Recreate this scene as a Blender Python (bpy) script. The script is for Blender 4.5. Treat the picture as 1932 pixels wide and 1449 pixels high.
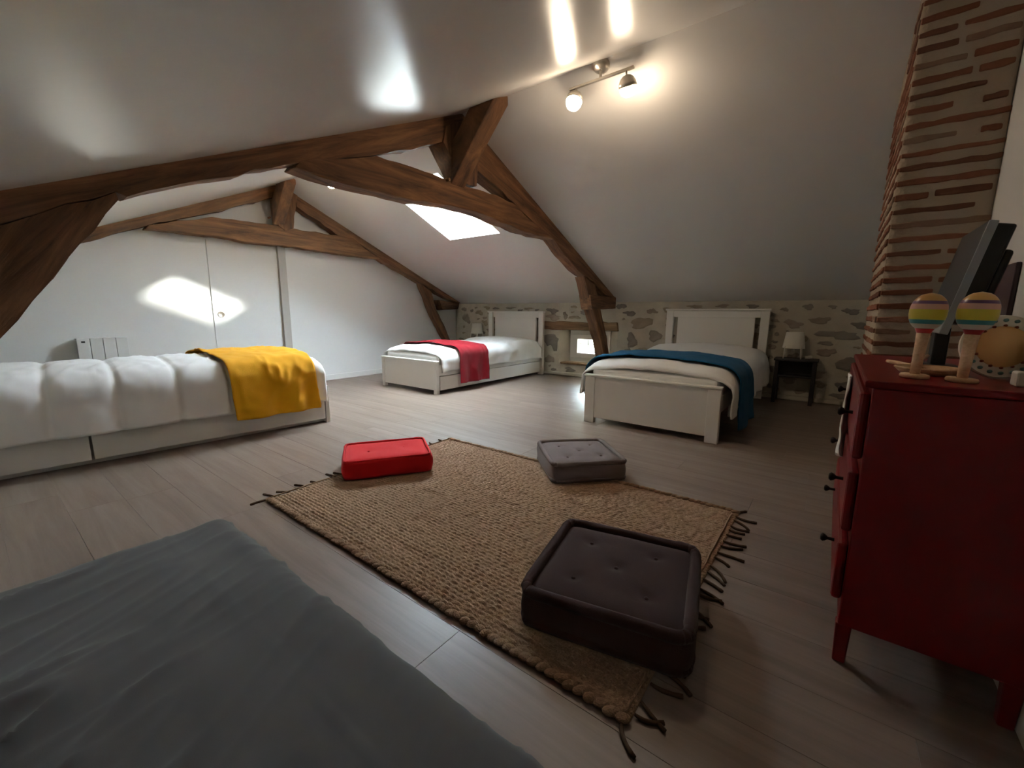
import bpy, bmesh, math, random
from mathutils import Vector, Matrix, noise

for _o in list(bpy.data.objects):
    bpy.data.objects.remove(_o, do_unlink=True)
SC = bpy.context.scene
COL = SC.collection
R = math.radians

# ------------------------------------------------------------------ camera
H = 0.90
FPX, CX, CY = 792.2, 966.0, 724.5
YAW, PITCH, ROLL = R(37.39), R(9.63), R(0.36)
cf = Vector((math.cos(PITCH)*math.cos(YAW), math.cos(PITCH)*math.sin(YAW), -math.sin(PITCH)))
_r = cf.cross(Vector((0, 0, 1))).normalized()
_u = _r.cross(cf)
cr = _r*math.cos(ROLL)+_u*math.sin(ROLL)
cu = -_r*math.sin(ROLL)+_u*math.cos(ROLL)
cam = bpy.data.cameras.new('camera')
cam.sensor_fit = 'HORIZONTAL'
cam.sensor_width = 36
cam.lens = 36*FPX/1932
cam.clip_start = 0.02
camo = bpy.data.objects.new('camera', cam)
COL.objects.link(camo)
camo.matrix_world = Matrix(((cr.x, cu.x, -cf.x, 0), (cr.y, cu.y, -cf.y, 0), (cr.z, cu.z, -cf.z, H), (0, 0, 0, 1)))
SC.camera = camo

# ------------------------------------------------------------------ world, sun, exposure
W = bpy.data.worlds.new('world')
SC.world = W
W.use_nodes = True
bg = W.node_tree.nodes['Background']
bg.inputs['Color'].default_value = (0.76, 0.88, 1.0, 1)
bg.inputs['Strength'].default_value = 46.0
sun = bpy.data.lights.new('sun_offscreen', 'SUN')
sun.energy = 7
sun.angle = R(3.0)
sun.color = (1.0, 0.97, 0.92)
suno = bpy.data.objects.new('sun_offscreen', sun)
COL.objects.link(suno)
SUN_DIR = Vector((-1.80, 1.92, -1.16)).normalized()
suno.rotation_euler = SUN_DIR.to_track_quat('-Z', 'Y').to_euler()
suno.location = (6, 0, 5)
vs = SC.view_settings
vs.view_transform = 'Standard'
vs.look = 'None'
vs.exposure = 1.42
vs.gamma = 1.0
vs.use_curve_mapping = False

# pixel -> direction; distance always from the surface it lies on
def ray(p):
    return cf*FPX + cr*(p[0]-CX) - cu*(p[1]-CY)
def on_y(p, y):
    d = ray(p); t = y/d.y
    return Vector((0, 0, H))+d*t
def on_x(p, x):
    d = ray(p); t = x/d.x
    return Vector((0, 0, H))+d*t
def on_z(p, z):
    d = ray(p); t = (z-H)/d.z
    return Vector((0, 0, H))+d*t

# ------------------------------------------------------------------ room numbers
XL, XR = -0.36, 5.31          # eaves walls (left hidden, right = stone)
YN, YF = -0.42, 5.30          # near wall (right of picture), gable
RX, RZ = 2.40, 2.31           # ridge
SL, SR = 0.449, 0.435         # slopes
def ceil_z(x):
    return RZ-SL*(RX-x) if x < RX else RZ-SR*(x-RX)

# ------------------------------------------------------------------ materials
def mat(name):
    m = bpy.data.materials.new(name)
    m.use_nodes = True
    nt = m.node_tree
    return m, nt, nt.nodes, nt.links, nt.nodes['Principled BSDF']
def srgb(r, g, b):
    f = lambda c: (c/255/12.92) if c/255 <= .04045 else ((c/255+.055)/1.055)**2.4
    return (f(r), f(g), f(b), 1)
def simple(name, col, rough=.5, metal=0, var=.06, nscale=12, bump=0, bscale=60, spec=.5, sheen=0, coat=0):
    m, nt, N, L, b = mat(name)
    b.inputs['Roughness'].default_value = rough
    b.inputs['Metallic'].default_value = metal
    b.inputs['Specular IOR Level'].default_value = spec
    b.inputs['Sheen Weight'].default_value = sheen
    b.inputs['Coat Weight'].default_value = coat
    tc = N.new('ShaderNodeTexCoord')
    no = N.new('ShaderNodeTexNoise'); no.inputs['Scale'].default_value = nscale; no.inputs['Detail'].default_value = 4
    L.new(tc.outputs['Object'], no.inputs['Vector'])
    mx = N.new('ShaderNodeMix'); mx.data_type = 'RGBA'
    c = Vector(col[:3])
    mx.inputs[6].default_value = (*(c*(1-var)), 1); mx.inputs[7].default_value = (*[min(1, x*(1+var)) for x in c], 1)
    L.new(no.outputs['Fac'], mx.inputs[0]); L.new(mx.outputs[2], b.inputs['Base Color'])
    if bump:
        n2 = N.new('ShaderNodeTexNoise'); n2.inputs['Scale'].default_value = bscale; n2.inputs['Detail'].default_value = 5
        L.new(tc.outputs['Object'], n2.inputs['Vector'])
        bp = N.new('ShaderNodeBump'); bp.inputs['Strength'].default_value = bump; bp.inputs['Distance'].default_value = .01
        L.new(n2.outputs['Fac'], bp.inputs['Height']); L.new(bp.outputs['Normal'], b.inputs['Normal'])
    return m
def wood(name, c1, c2, c3, sx=1.2, syz=14, rough=.75, bump=.5, coat=0, rnd=False):
    m, nt, N, L, b = mat(name)
    b.inputs['Roughness'].default_value = rough
    b.inputs['Coat Weight'].default_value = coat
    tc = N.new('ShaderNodeTexCoord')
    mp = N.new('ShaderNodeMapping'); mp.inputs['Scale'].default_value = (sx, syz, syz)
    L.new(tc.outputs['Object'], mp.inputs['Vector'])
    if rnd:
        oi = N.new('ShaderNodeObjectInfo')
        ml = N.new('ShaderNodeMath'); ml.operation = 'MULTIPLY'; ml.inputs[1].default_value = 57
        L.new(oi.outputs['Random'], ml.inputs[0])
        cb = N.new('ShaderNodeCombineXYZ')
        for i in range(3): L.new(ml.outputs[0], cb.inputs[i])
        L.new(cb.outputs[0], mp.inputs['Location'])
    n1 = N.new('ShaderNodeTexNoise'); n1.inputs['Scale'].default_value = 1.5; n1.inputs['Detail'].default_value = 8; n1.inputs['Roughness'].default_value = .65; n1.inputs['Distortion'].default_value = .6
    L.new(mp.outputs[0], n1.inputs['Vector'])
    cr_ = N.new('ShaderNodeValToRGB')
    e = cr_.color_ramp.elements
    e[0].position = .3; e[0].color = c1; e[1].position = .72; e[1].color = c3
    k = e.new(.5); k.color = c2
    L.new(n1.outputs['Fac'], cr_.inputs['Fac'])
    out = cr_.outputs['Color']
    if rnd:
        hs = N.new('ShaderNodeHueSaturation')
        mr = N.new('ShaderNodeMapRange'); mr.inputs['To Min'].default_value = .94; mr.inputs['To Max'].default_value = 1.06
        L.new(oi.outputs['Random'], mr.inputs['Value']); L.new(mr.outputs[0], hs.inputs['Value'])
        L.new(out, hs.inputs['Color']); out = hs.outputs['Color']
    L.new(out, b.inputs['Base Color'])
    bp = N.new('ShaderNodeBump'); bp.inputs['Strength'].default_value = bump; bp.inputs['Distance'].default_value = .01
    L.new(n1.outputs['Fac'], bp.inputs['Height']); L.new(bp.outputs['Normal'], b.inputs['Normal'])
    return m
def fabric(name, col, weave=900, bump=.25, rough=.9, var=.1, sheen=.08, nscale=6):
    m = simple(name, col, rough=rough, var=var, nscale=nscale, bump=bump, bscale=weave, spec=.2, sheen=sheen)
    return m

M = {}
M['paint'] = simple('satin_white_paint', srgb(222, 219, 214), rough=.27, var=.012, nscale=3, bump=.03, bscale=25, spec=.3)
M['wall'] = simple('matt_white_wall_paint', srgb(228, 228, 225), rough=.5, var=.012, nscale=3, bump=.03, bscale=40, spec=.35)
M['base'] = simple('white_skirting', srgb(225, 224, 220), rough=.4, var=.02)
M['post'] = simple('grey_door_post', srgb(176, 172, 164), rough=.5, var=.03)
M['stoneplaster'] = simple('lime_plaster', srgb(190, 181, 164), rough=.95, var=.2, nscale=7, bump=.9, bscale=22, spec=.2)
for i, c in enumerate([(152, 141, 126), (146, 139, 129), (160, 147, 126), (136, 129, 120), (158, 144, 130)]):
    M['stone%d' % i] = simple('field_stone_%d' % i, srgb(*c), rough=.95, var=.22, nscale=9, bump=.8, bscale=30, spec=.2)
M['beam'] = wood('old_oak_beam', srgb(56, 36, 22), srgb(110, 74, 46), srgb(146, 104, 68), sx=1.4, syz=13, rough=.8, bump=.7)
M['lintel'] = wood('oak_lintel', srgb(84, 60, 38), srgb(122, 92, 62), srgb(150, 118, 84), sx=1.5, syz=16, rough=.85, bump=.6)
M['floor'] = wood('grey_oak_laminate', srgb(108, 91, 80), srgb(122, 105, 94), srgb(134, 118, 107), sx=.8, syz=11, rough=.40, bump=.06, rnd=True)
M['lacquer'] = simple('white_lacquer', srgb(226, 223, 215), rough=.38, var=.015)
M['linen'] = fabric('white_cotton', srgb(232, 231, 228), weave=700, bump=.12, var=.02)
M['redthrow'] = fabric('crimson_plush', srgb(132, 4, 22), weave=350, bump=.5, var=.16, nscale=14, sheen=.08)
M['yellowthrow'] = fabric('mustard_plush', srgb(222, 158, 26), weave=350, bump=.4, var=.08, nscale=12)
M['bluethrow'] = fabric('teal_blue_plush', srgb(4, 82, 122), weave=350, bump=.5, var=.14, nscale=12)
M['greysheet'] = fabric('grey_cotton_sheet', srgb(85, 83, 83), weave=800, bump=.12, var=.03, sheen=.1)
M['redcush'] = fabric('red_cotton', srgb(196, 22, 26), weave=600, bump=.3, var=.05)
M['greycush'] = fabric('taupe_grey_cotton', srgb(120, 108, 105), weave=600, bump=.35, var=.07)
M['browncush'] = fabric('dark_brown_cotton', srgb(58, 36, 31), weave=600, bump=.35, var=.08)
M['jute'] = simple('jute', srgb(150, 121, 97), rough=.95, var=.3, nscale=150, bump=.6, bscale=260, spec=.15)
M['tassel'] = simple('dark_jute_tassel', srgb(82, 64, 50), rough=.95, var=.2, nscale=60, spec=.1)
M['red'] = simple('red_lacquer', srgb(110, 2, 4), rough=.42, var=.03, spec=.35)
M['knob'] = simple('dark_bronze_knob', srgb(40, 34, 32), rough=.4, metal=.6)
M['black'] = simple('black_brown_wood', srgb(34, 30, 30), rough=.5, var=.12)
M['shade'] = simple('white_lamp_shade', srgb(228, 222, 210), rough=.8, var=.02)
M['steel'] = simple('brushed_nickel', srgb(196, 188, 176), rough=.35, metal=.8, var=.02)
M['radiator'] = simple('white_radiator_enamel', srgb(222, 222, 218), rough=.45, var=.015)
M['display'] = simple('grey_display', srgb(70, 70, 70), rough=.8)
M['mortar'] = simple('chimney_mortar', srgb(172, 155, 137), rough=.95, var=.1, nscale=8, bump=.7, bscale=40, spec=.2)
for i, c in enumerate([(128, 84, 64), (138, 94, 72), (114, 78, 62), (136, 110, 92)]):
    M['brick%d' % i] = simple('thin_brick_%d' % i, srgb(*c), rough=.9, var=.2, nscale=25, bump=.5, bscale=60, spec=.2)
M['tvscreen'] = simple('dark_screen', srgb(44, 40, 40), rough=.4, var=.02)
M['tvblack'] = simple('black_plastic', srgb(16, 16, 17), rough=.4)
M['tvsilver'] = simple('silver_plastic', srgb(160, 164, 170), rough=.35, metal=.3)
M['natural'] = wood('pale_toy_wood', srgb(206, 160, 122), srgb(222, 180, 140), srgb(232, 196, 160), sx=6, syz=60, rough=.5, bump=.1)
for n, c in dict(t_orange=(224, 170, 96), t_purple=(122, 84, 120), t_pink=(228, 172, 150), t_yellow=(216, 196, 60), t_teal=(66, 142, 150), t_white=(226, 218, 200), t_red=(178, 28, 24), t_cream=(226, 214, 196), t_peach=(238, 182, 116), t_brown=(140, 66, 36), t_sea=(110, 150, 146), t_green=(120, 140, 66), t_mauve=(78, 62, 70)).items():
    M[n] = simple('painted_'+n[2:], srgb(*c), rough=.28, var=.02)
def emit(name, col, s):
    m, nt, N, L, b = mat(name)
    b.inputs['Emission Color'].default_value = col; b.inputs['Emission Strength'].default_value = s
    b.inputs['Base Color'].default_value = (.9, .88, .85, 1)
    return m
M['bulb'] = emit('lit_opal_bulb', (1.0, .80, .58, 1), 42)
def glassmat():
    m, nt, N, L, b = mat('window_glass')
    g = N.new('ShaderNodeBsdfGlossy'); g.inputs['Roughness'].default_value = .02
    t = N.new('ShaderNodeBsdfTransparent'); t.inputs['Color'].default_value = (.95, .98, .97, 1)
    mx = N.new('ShaderNodeMixShader'); mx.inputs[0].default_value = .06
    L.new(t.outputs[0], mx.inputs[1]); L.new(g.outputs[0], mx.inputs[2])
    L.new(mx.outputs[0], N['Material Output'].inputs['Surface'])
    return m
M['glass'] = glassmat()

# ------------------------------------------------------------------ helpers
def link(name, me, m=None, parent=None):
    o = bpy.data.objects.new(name, me); COL.objects.link(o)
    if m is not None and me is not None:
        me.materials.append(M[m] if isinstance(m, str) else m)
    if parent is not None: o.parent = parent
    return o
def smooth(me, ang=None):
    for p in me.polygons: p.use_smooth = True
def obj(name, bm, m, parent=None, sm=False, bevel=0, seg=2):
    bmesh.ops.recalc_face_normals(bm, faces=bm.faces)
    me = bpy.data.meshes.new(name); bm.to_mesh(me); bm.free()
    if sm: smooth(me)
    o = link(name, me, m, parent)
    if bevel:
        md = o.modifiers.new('bevel', 'BEVEL'); md.width = bevel; md.segments = seg; md.limit_method = 'ANGLE'; md.angle_limit = R(40)
    return o
def pyobj(name, V, F, m, parent=None, sm=True):
    me = bpy.data.meshes.new(name); me.from_pydata([tuple(v) for v in V], [], F); me.update()
    if sm: smooth(me)
    return link(name, me, m, parent)
def box(bm, x0, x1, y0, y1, z0, z1, mtx=None):
    vs_ = [bm.verts.new((x, y, z)) for z in (z0, z1) for y in (y0, y1) for x in (x0, x1)]
    for f in ((0, 2, 3, 1), (4, 5, 7, 6), (0, 1, 5, 4), (2, 6, 7, 3), (0, 4, 6, 2), (1, 3, 7, 5)):
        bm.faces.new([vs_[i] for i in f])
    if mtx is not None: bmesh.ops.transform(bm, matrix=mtx, verts=vs_)
    return vs_
def bx(name, m, dims, parent=None, bevel=.003):
    bm = bmesh.new(); box(bm, *dims)
    return obj(name, bm, m, parent, bevel=bevel)
def lathe(bm, prof, n=24, mtx=None, cap=True):
    rings = []
    for r_, z in prof:
        rings.append([bm.verts.new((r_*math.cos(2*math.pi*i/n), r_*math.sin(2*math.pi*i/n), z)) for i in range(n)])
    for a, b in zip(rings, rings[1:]):
        for i in range(n): bm.faces.new((a[i], a[(i+1) % n], b[(i+1) % n], b[i]))
    if cap:
        bm.faces.new(rings[0][::-1]); bm.faces.new(rings[-1])
    if mtx is not None: bmesh.ops.transform(bm, matrix=mtx, verts=[v for r_ in rings for v in r_])
def tube(bm, pts, r_, n=8, taper=None, closed=False):
    pts = [Vector(p) for p in pts]; rings = []
    for i, p in enumerate(pts):
        if closed: t = pts[(i+1) % len(pts)]-pts[i-1]
        else: t = pts[min(i+1, len(pts)-1)]-pts[max(i-1, 0)]
        t.normalize()
        a = t.cross(Vector((0, 0, 1)))
        if a.length < .05: a = t.cross(Vector((1, 0, 0)))
        a.normalize(); b = t.cross(a)
        rr = r_ if taper is None else taper(i/(len(pts)-1))*r_
        rings.append([bm.verts.new(p+(a*math.cos(2*math.pi*k/n)+b*math.sin(2*math.pi*k/n))*rr) for k in range(n)])
    pr = list(zip(rings, rings[1:]))+([(rings[-1], rings[0])] if closed else [])
    for a, b in pr:
        for k in range(n): bm.faces.new((a[k], a[(k+1) % n], b[(k+1) % n], b[k]))
    if not closed:
        bm.faces.new(rings[0][::-1]); bm.faces.new(rings[-1])
def tag(o, label=None, cat=None, group=None, kind=None):
    if label: o['label'] = label
    if cat: o['category'] = cat
    if group: o['group'] = group
    if kind: o['kind'] = kind
    return o
def empty(name, loc=(0, 0, 0), rz=0):
    o = bpy.data.objects.new(name, None); COL.objects.link(o)
    o.location = loc; o.rotation_euler = (0, 0, rz); o.empty_display_size = .1
    return o
def struct(o): o['kind'] = 'structure'; return o
def copy_tree(o, parent=None):
    c = o.copy(); COL.objects.link(c); c.parent = parent
    for ch in [q for q in list(bpy.data.objects) if q.parent == o]: copy_tree(ch, c)
    return c
def nz(x, y, z=0.0): return noise.noise(Vector((x, y, z)))

# ================================================================== SETTING
# floor: base slab + planks running along y
fl = struct(bx('floor', 'floor', (XL-.3, XR+.3, YN-.3, YF+.3, -.12, -.012), bevel=0))
rng = random.Random(3)
PW, PL = .19, 1.29
pm = {}
x = XL-.02
row = 0
while x < XR+.05:
    y = YN-.02-rng.uniform(0, PL)
    while y < YF+.02:
        y0, y1 = max(y, YN-.02), min(y+PL, YF+.02)
        if y1-y0 > .04:
            bm = bmesh.new()
            L_ = y1-y0
            # local X along the plank
            box(bm, 0, L_-.0007, 0, PW-.0007, -.012, 0)
            o = obj('plank', bm, 'floor', fl, bevel=.0006, seg=1)
            o.location = (x+PW, y0, 0); o.rotation_euler = (0, 0, math.pi/2)
        y += PL
    x += PW; row += 1

# ceiling slopes
def slope_slab(name, side, hole=None, depth=.45):
    bm = bmesh.new()
    xa, xb = (XL-.3, RX) if side == 'L' else (RX, XR+.85)  # right slab runs on as an added eave, blocking sun at the small window
    n = Vector((-SL, 0, 1)).normalized() if side == 'L' else Vector((SR, 0, 1)).normalized()
    xs = [xa, xb]; ys = [YN-.3, YF+.3]
    if hole: xs = [xa, hole[0], hole[1], xb]; ys = [ys[0], hole[2], hole[3], ys[1]]
    low = {}; up = {}
    for i, X in enumerate(xs):
        for j, Y in enumerate(ys):
            low[i, j] = bm.verts.new((X, Y, ceil_z(X)))
            inner = hole and 0 < i < 3 and 0 < j < 3
            up[i, j] = bm.verts.new(Vector((X, Y, ceil_z(X)))+(n*depth if inner else Vector((0, 0, depth/n.z))))
    nx, ny = len(xs)-1, len(ys)-1
    for i in range(nx):
        for j in range(ny):
            if hole and i == 1 and j == 1:
                q = [(1, 1), (2, 1), (2, 2), (1, 2)]
                for a, b in zip(q, q[1:]+q[:1]): bm.faces.new((low[a], low[b], up[b], up[a]))
                continue
            q = [(i, j), (i+1, j), (i+1, j+1), (i, j+1)]
            bm.faces.new([low[k] for k in q]); bm.faces.new([up[k] for k in q])
    per = [(i, 0) for i in range(nx)]+[(nx, j) for j in range(ny)]+[(i, ny) for i in range(nx, 0, -1)]+[(0, j) for j in range(ny, 0, -1)]
    for a, b in zip(per, per[1:]+per[:1]): bm.faces.new((low[a], low[b], up[b], up[a]))
    return struct(obj(name, bm, 'paint'))
SKY = (2.80, 3.69, 3.00, 3.765)
slope_slab('ceiling', 'L')
slope_slab('ceiling', 'R', SKY)

# roof window at the outer end of the reveal
def skylight():
    n = Vector((SR, 0, 1)).normalized(); t = Vector((1, 0, -SR)).normalized()
    L_ = (SKY[1]-SKY[0])/t.x; Wd = SKY[3]-SKY[2]
    w = struct(empty('window_1'))
    w.matrix_world = Matrix(((t.x, 0, n.x, SKY[0]), (0, 1, 0, SKY[2]), (t.z, 0, n.z, ceil_z(SKY[0])), (0, 0, 0, 1)))
    bm = bmesh.new(); a, b = .40, .445; f = .035
    box(bm, 0, f, 0, Wd, a, b); box(bm, L_-f, L_, 0, Wd, a, b); box(bm, f, L_-f, 0, f, a, b); box(bm, f, L_-f, Wd-f, Wd, a, b)
    obj('window_frame', bm, 'lacquer', w, bevel=.003)
    bx('pane', 'glass', (f, L_-f, f, Wd-f, .42, .424), w, bevel=0)
    bm = bmesh.new(); tube(bm, [(.05, Wd*.3, .38), (.05, Wd*.7, .38)], .008)
    obj('ventilation_bar', bm, 'steel', w, sm=True)
skylight()

# gable walls
def gable(name, y0, y1, m):
    bm = bmesh.new()
    pr = [(XL-.3, -.1), (XR+.5, -.1), (XR+.5, ceil_z(XR+.5)+.05), (RX, RZ+.05), (XL-.3, ceil_z(XL-.3)+.05)]
    A = [bm.verts.new((x, y0, z)) for x, z in pr]; B = [bm.verts.new((x, y1, z)) for x, z in pr]
    bm.faces.new(A); bm.faces.new(B[::-1])
    for i in range(5): bm.faces.new((A[i], A[(i+1) % 5], B[(i+1) % 5], B[i]))
    return struct(obj(name, bm, m))
wall_far = gable('wall_far', YF, YF+.25, 'wall')
wall_near = gable('wall_near', YN-.25, YN, 'wall')
struct(bx('wall_left', 'wall', (XL-.28, XL, YN, YF, -.05, ceil_z(XL)+.03), bevel=0))
# baseboards
struct(bx('baseboard_far', 'base', (2.47, XR, YF-.014, YF, 0, .07), bevel=.003))
struct(bx('baseboard_far', 'base', (XL, 1.66, YF-.014, YF, 0, .07), bevel=.003))
struct(bx('baseboard_near', 'base', (XL, 2.39, YN, YN+.014, 0, .07), bevel=.003))

# stone wall with a splayed window recess
WY0, WY1, WZ0, WZ1 = 2.30, 3.19, .185, .665
OY0, OY1, OZ0, OZ1 = 2.46, 3.09, .20, .655
WD = .16
def stone_wall():
    bm = bmesh.new()
    ys = [YN-.1, WY0, WY1, YF+.1]; zs = [-.05, WZ0, WZ1, ceil_z(XR)+.12]
    fr = {}
    def oy(j): return {1: OY0, 2: OY1}.get(j, ys[j])
    def oz(k): return {1: OZ0, 2: OZ1}.get(k, zs[k])
    bk = {}
    for j in range(4):
        for k in range(4):
            fr[j, k] = bm.verts.new((XR, ys[j], zs[k])); bk[j, k] = bm.verts.new((XR+WD+.34, oy(j), oz(k)))  # unseen outer wall deepened to stop slanting sun through the window
    mid = {(j, k): bm.verts.new((XR+WD, oy(j), oz(k))) for j in (1, 2) for k in (1, 2)}
    for j in range(3):
        for k in range(3):
            q = [(j, k), (j+1, k), (j+1, k+1), (j, k+1)]
            if (j, k) == (1, 1):
                for a, b in zip(q, q[1:]+q[:1]):
                    bm.faces.new((fr[a], fr[b], mid[b], mid[a])); bm.faces.new((mid[a], mid[b], bk[b], bk[a]))
                continue
            bm.faces.new([fr[i] for i in q]); bm.faces.new([bk[i] for i in q])
    return struct(obj('wall_right', bm, 'stoneplaster'))
wall_right = stone_wall()
tag(wall_right, 'lime plastered wall with exposed field stones under the right slope')
# low plaster ledge at the foot of the stone wall
struct(bx('baseboard_right', 'stoneplaster', (XR-.03, XR+.02, YN+.3, YF-.02, 0, .05), bevel=.012))

# field stones showing through the plaster
def stone(cy_, cz_, ry, rz_, seed, parent, mi, proud=.006):
    rg = random.Random(seed); n = 17
    out = []
    ph = rg.uniform(0, 6.28)
    for i in range(n):
        a = 2*math.pi*i/n
        k = 1+.2*math.sin(2*a+ph)+.15*math.sin(3*a+2.1*ph)+rg.uniform(-.24, .24)
        out.append((ry*k*math.cos(a), rz_*k*math.sin(a)))
    bm = bmesh.new()
    base = [bm.verts.new((.004, a, b)) for a, b in out]
    mid = [bm.verts.new((-proud*.7, a*.93, b*.93)) for a, b in out]
    top = [bm.verts.new((-proud*rg.uniform(.8, 1.25), a*.6, b*.6)) for a, b in out]
    for A, B in ((base, mid), (mid, top)):
        for i in range(n): bm.faces.new((A[i], A[(i+1) % n], B[(i+1) % n], B[i]))
    bm.faces.new(top)
    o = obj('stone', bm, 'stone%d' % mi, parent, sm=True)
    o.location = (XR, cy_, cz_)
    return o
BIG = [(5.05, .80, .10, .10), (4.92, .93, .05, .03), (4.75, .90, .09, .05), (3.32, .93, .12, .05), (3.30, .84, .15, .05), (3.10, .86, .05, .06), (2.80, .93, .09, .06), (2.95, .84, .10, .03),
       (3.32, .50, .14, .16), (3.36, .22, .10, .07), (2.62, .10, .16, .05), (3.0, .09, .12, .04), (1.98, .78, .17, .09), (2.14, .90, .10, .04), (1.86, .93, .08, .04), (1.80, .62, .12, .07), (2.1, .55, .10, .10),
       (1.95, .42, .14, .07), (2.15, .35, .10, .09), (.36, .80, .10, .05), (.14, .84, .12, .04), (-.02, .70, .20, .05), (.30, .62, .09, .07), (-.1, .93, .09, .04), (.12, .30, .10, .06), (.35, .22, .10, .05), (-.12, .42, .11, .08),
       (1.35, .985, .10, .025), (.75, .985, .08, .03), (1.05, .99, .09, .02), (4.1, .975, .12, .02), (4.4, .97, .08, .025), (3.75, .965, .10, .02), (-.12, .2, .09, .05), (0.05, .52, .1, .05)]
placed = []
for i, (a, b, c, d) in enumerate(BIG):
    stone(a, b, c*.8, d*.85, 100+i, wall_right, i % 5); placed.append((a, b, c, d))
rg = random.Random(11); cnt = 0; tries = 0
while cnt < 170 and tries < 6000:
    tries += 1
    a = rg.uniform(-.35, 5.2); b = rg.uniform(.06, .99); c = rg.uniform(.025, .07); d = c*rg.uniform(.4, .75)
    if WY0-.12 < a < WY1+.04 and .14 < b < .82: continue
    if any(abs(a-p[0]) < c+p[2]+.012 and abs(b-p[1]) < d+p[3]+.008 for p in placed): continue
    placed.append((a, b, c, d)); stone(a, b, c, d, 500+tries, wall_right, rg.randrange(5), proud=.004); cnt += 1

# small window
def small_window():
    w = struct(empty('window_2', (XR+WD-.02, 0, 0)))
    def ring(name, y0, y1, z0, z1, f, x0, x1, m, par):
        bm = bmesh.new()
        box(bm, x0, x1, y0, y1, z0, z0+f); box(bm, x0, x1, y0, y1, z1-f, z1); box(bm, x0, x1, y0, y0+f, z0+f, z1-f); box(bm, x0, x1, y1-f, y1, z0+f, z1-f)
        return obj(name, bm, m, par, bevel=.004)
    ring('window_frame', OY0, OY1, OZ0+.005, OZ1, .06, 0, .06, 'lacquer', w)
    s = ring('sash', OY0+.055, OY1-.055, OZ0+.06, OZ1-.055, .07, -.012, .04, 'lacquer', w)
    bx('pane', 'glass', (.012, .016, OY0+.12, OY1-.12, OZ0+.125, OZ1-.12), s, bevel=0)
    bm = bmesh.new()
    for yy in (2.62, 2.745, 2.86): tube(bm, [(.12, yy, OZ0), (.12, yy, OZ1)], .007)
    tube(bm, [(.12, OY0, .455), (.12, OY1, .455)], .006)
    obj('iron_grille', bm, 'black', w, sm=True)
small_window()
# made-up bank outside the small window, keeps sky glare off the floor
def sky_screen():
    nx, ny = 40, 60; V = []
    for j in range(ny+1):
        for i in range(nx+1):
            x = 6.3+11*i/nx; y = -9+26*j/ny; q = i/nx
            V.append((x, y, -.5+3.4*(3*q*q-2*q*q*q)+.25*nz(x*.6, y*.6)+.08*nz(x*2.3, y*2.3)))
    F = [(j*(nx+1)+i, j*(nx+1)+i+1, (j+1)*(nx+1)+i+1, (j+1)*(nx+1)+i) for j in range(ny) for i in range(nx)]
    struct(pyobj('ground', V, F, 'grass'))
M['grass'] = simple('rough_grass', srgb(112, 108, 90), rough=1, var=.35, nscale=3, bump=.8, bscale=20, spec=.1)
sky_screen()
o = bx('window_sill', 'lintel', (XR-.035, XR+.13, WY0+.1, WY1-.04, WZ0-.012, WZ0+.014), bevel=.006)
tag(o, 'thin brown wooden sill under the small white window', 'window sill')

# ------------------------------------------------------------------ lintel beam
def rough_prism(name, pts, depth, m, parent, axis=None, seed=0, jit=.005, step=.07, bev=.008, y0=0.0, ny=3):
    """pts: outline (x,z) at the front plane y0; extruded to y0+depth; local X lies along the beam"""
    rg = random.Random(seed)
    P = [Vector((p[0], p[1])) for p in pts]
    if axis is None: axis = (P[0], P[-1])
    d = (Vector(axis[1])-Vector(axis[0])).normalized()
    out = []
    for a, b in zip(P, P[1:]+P[:1]):
        e = b-a; n = max(1, int(e.length/step)); nn = Vector((-e.y, e.x)).normalized()
        for i in range(n):
            j = 0 if i == 0 else rg.gauss(0, jit)
            out.append(a+e*(i/n)+nn*j)
    org = P[0]
    loc = [((q-org).dot(d), (q-org).dot(Vector((-d.y, d.x)))) for q in out]
    bm = bmesh.new(); rings = []
    for k in range(ny+1):
        yy = depth*k/ny
        rings.append([bm.verts.new((u+(rg.gauss(0, jit*.5) if 0 < k < ny else 0), yy, v+(rg.gauss(0, jit*.5) if 0 < k < ny else 0))) for u, v in loc])
    n = len(loc)
    f0 = bm.faces.new(rings[0]); f1 = bm.faces.new(rings[-1][::-1])
    for A, B in zip(rings, rings[1:]):
        for i in range(n): bm.faces.new((A[i], A[(i+1) % n], B[(i+1) % n], B[i]))
    bmesh.ops.triangulate(bm, faces=[f0, f1], quad_method='BEAUTY', ngon_method='EAR_CLIP')
    o = obj(name, bm, m, parent, bevel=bev, seg=2)
    o.modifiers['bevel'].angle_limit = R(55)
    ang = -math.atan2(d.y, d.x)
    o.rotation_euler = (0, ang, 0); o.location = (org.x, y0, org.y)
    return o
def lintel():
    pts = [(0, .005), (.3, 0), (.7, .006), (1.17, 0), (1.175, .12), (.9, .128), (.55, .118), (.42, .105), (.3, .125), (.02, .118)]
    o = rough_prism('lintel_beam', pts, .10, 'lintel', None, axis=((0, 0), (1, 0)), seed=8)
    o.rotation_euler = (0, 0, math.pi/2); o.location = (XR+.06, 2.28, .665)
    tag(o, 'short rough brown lintel beam set in the stone wall over the small window', 'lintel')
lintel()

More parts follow.
